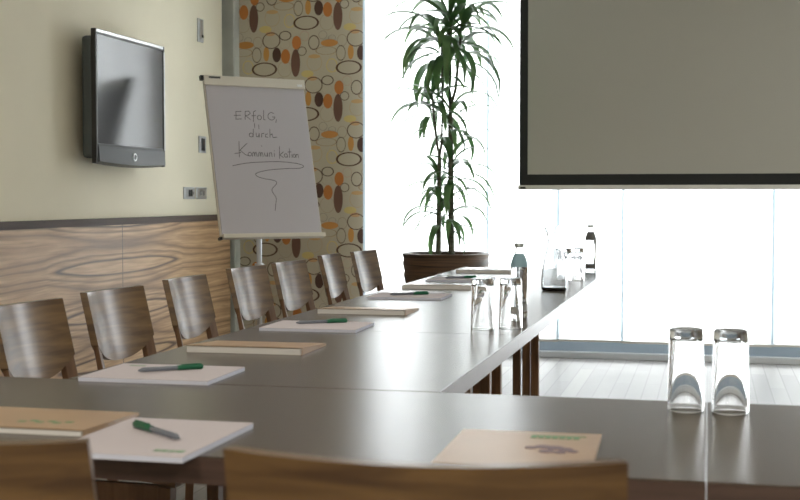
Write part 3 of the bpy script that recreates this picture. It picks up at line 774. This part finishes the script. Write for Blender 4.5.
# ------------------------------------------------------------------ glassware
def hold(P_, d=0.0007):
    """add support rings close to every corner so smooth shading keeps flat walls flat"""
    out = [P_[0]]
    for a, b_ in zip(P_, P_[1:]):
        L = math.dist(a, b_)
        if L > 4*d:
            f = d/L
            for q_ in [f] + [0.25, 0.5, 0.75]*(L > 0.03) + [1-f]: out.append((a[0]+(b_[0]-a[0])*q_, a[1]+(b_[1]-a[1])*q_))
        out.append(b_)
    return out
def tumbler(label, loc, h, rb, rt, group):
    """upside-down highball: thick base on top"""
    t = thing('drinking_glass', label, 'glass', loc, group=group); w_ = 0.0022
    rr = lambda z: rb+(rt-rb)*z/h
    prof = [(rb-w_, 0.0015), (rb-w_/2, 0.0), (rb, 0.0015), (rr(h-0.005), h-0.005), (rt-0.001, h-0.0015), (rt-0.004, h), (rt*0.6, h-0.0012), (0, h-0.0012)]
    inner = [(0, h-0.017), (rt-0.014, h-0.017), (rt-0.0075, h-0.0185), (rr(h-.022)-0.0060, h-0.022), (rb-w_, 0.0015)]
    bm = bmesh.new(); add_lathe(bm, hold(prof) + hold(inner), 64)
    bmesh.ops.remove_doubles(bm, verts=bm.verts[:], dist=1e-6)
    obj('body', bm, M['glass'], t, smooth=True)
    return t
tumbler('upturned clear glass on the front table, left of the near pair', (-0.037, 2.335, ZT), 0.148, 0.0325, 0.0300, 'upturned glasses')
tumbler('upturned clear glass on the front table, right of the near pair', (0.040, 2.330, ZT), 0.148, 0.0325, 0.0300, 'upturned glasses')
tumbler('upturned clear glass on the long table, left of the far pair', (-0.636, 3.66, ZT), 0.148, 0.0345, 0.0320, 'upturned glasses')
tumbler('upturned clear glass on the long table beside the bottle', (-0.560, 3.70, ZT), 0.148, 0.0345, 0.0320, 'upturned glasses')

def bottle(label, loc, cols, sc=1.0):
    t = thing('glass_bottle', label, 'bottle', loc, group='small water bottles on the long table')
    P_ = [(0, 0.003), (0.018, 0.0), (0.024, 0.001), (0.0265, 0.006), (0.0255, 0.03), (0.0255, 0.06), (0.0275, 0.10), (0.028, 0.150), (0.0265, 0.172), (0.021, 0.19), (0.0145, 0.205), (0.0125, 0.215), (0.0125, 0.226)]
    I_ = [(r-0.0025, z) for r, z in P_ if z > 0.165][::-1] + [(0.0245, 0.165)]
    bm = bmesh.new(); add_lathe(bm, [(r*sc, z*sc) for r, z in P_+I_+[(0, 0.165)]], 32); g = obj('body', bm, M['bottle'], t, smooth=True)
    def band(name, pts, m):
        o = [(r+0.0006, z) for r, z in pts]; i_ = [(r+0.0002, z) for r, z in pts][::-1]
        obj(name, lathe([(r*sc, z*sc) for r, z in o+i_], 32, closed=True), m, t, smooth=True)
    band('shoulder_band', [(0.0275, .163), (0.0265, .172), (0.021, .19), (0.0150, .2035)], cols[0])  # teal on the nearer bottle stands in for refraction in clear glass
    band('lower_band', [(0.0258, .022), (0.0258, .045)], cols[2])
    obj('cap', lathe([(0, .237*sc), (.0145*sc, .237*sc), (.0155*sc, .234*sc), (.0155*sc, .226*sc), (0.013*sc, .224*sc), (0, .224*sc)], 24), cols[3], t, smooth=True)
bottle('clear glass bottle with refraction painted teal on its shoulder, beside the far pair of glasses', (-0.583, 4.03, ZT), (M['teal'], M['label'], M['greylabel'], M['cap']))
bottle('clear bottle with dark shoulder at the far corner of the long table', (-0.580, 6.52, ZT), (M['darklabel'], M['label'], M['darklabel'], M['cap']), 1.03)

t = thing('glass_carafe', 'clear glass carafe with flared rim on the long table, right of the screen corner', 'carafe', (-0.615, 5.25, ZT))
P_ = [(0, 0.004), (0.035, 0.0), (0.047, 0.001), (0.052, 0.006), (0.0535, 0.03), (0.0525, 0.06), (0.048, 0.10), (0.040, 0.14), (0.032, 0.17), (0.0275, 0.195), (0.0275, 0.212), (0.032, 0.235), (0.039, 0.252), (0.047, 0.266)]
I_ = [(r-0.0026, max(z, 0.016)) for r, z in P_[3:]][::-1]
bm = bmesh.new(); add_lathe(bm, P_+I_+[(0, 0.014)], 48); obj('body', bm, M['carafe'], t, smooth=True)

# pair of upturned glasses with grey print beyond the carafe
def printed_glass(label, txt, size, loc, a0):
    t = tumbler(label, loc, 0.150, 0.0340, 0.0315, 'upturned glasses')
    c = bpy.data.curves.new('print', 'FONT'); c.body = txt; c.size = size; c.offset = 0.0012; c.extrude = 0.0003; c.align_x = 'CENTER'
    o = bpy.data.objects.new('print', c); C.objects.link(o); dg = bpy.context.evaluated_depsgraph_get()
    me = bpy.data.meshes.new_from_object(o.evaluated_get(dg)); bpy.data.objects.remove(o); bpy.data.curves.remove(c)
    for v in me.vertices:
        a = v.co.x/0.034 + a0; r = 0.0338 + v.co.z; z = v.co.y + 0.100
        v.co = (r*math.sin(a), -r*math.cos(a), z)
    me.materials.append(M['greyink']); ob = bpy.data.objects.new('printed_word', me); C.objects.link(ob); ob.parent = t
printed_glass('upturned clear glass with a grey printed letter, just behind the carafe', 'W', 0.046, (-0.640, 5.86, ZT), 0.0)
printed_glass('upturned clear glass with grey printed word, between carafe and far bottle', 'windy', 0.027, (-0.590, 5.93, ZT), 0.0)
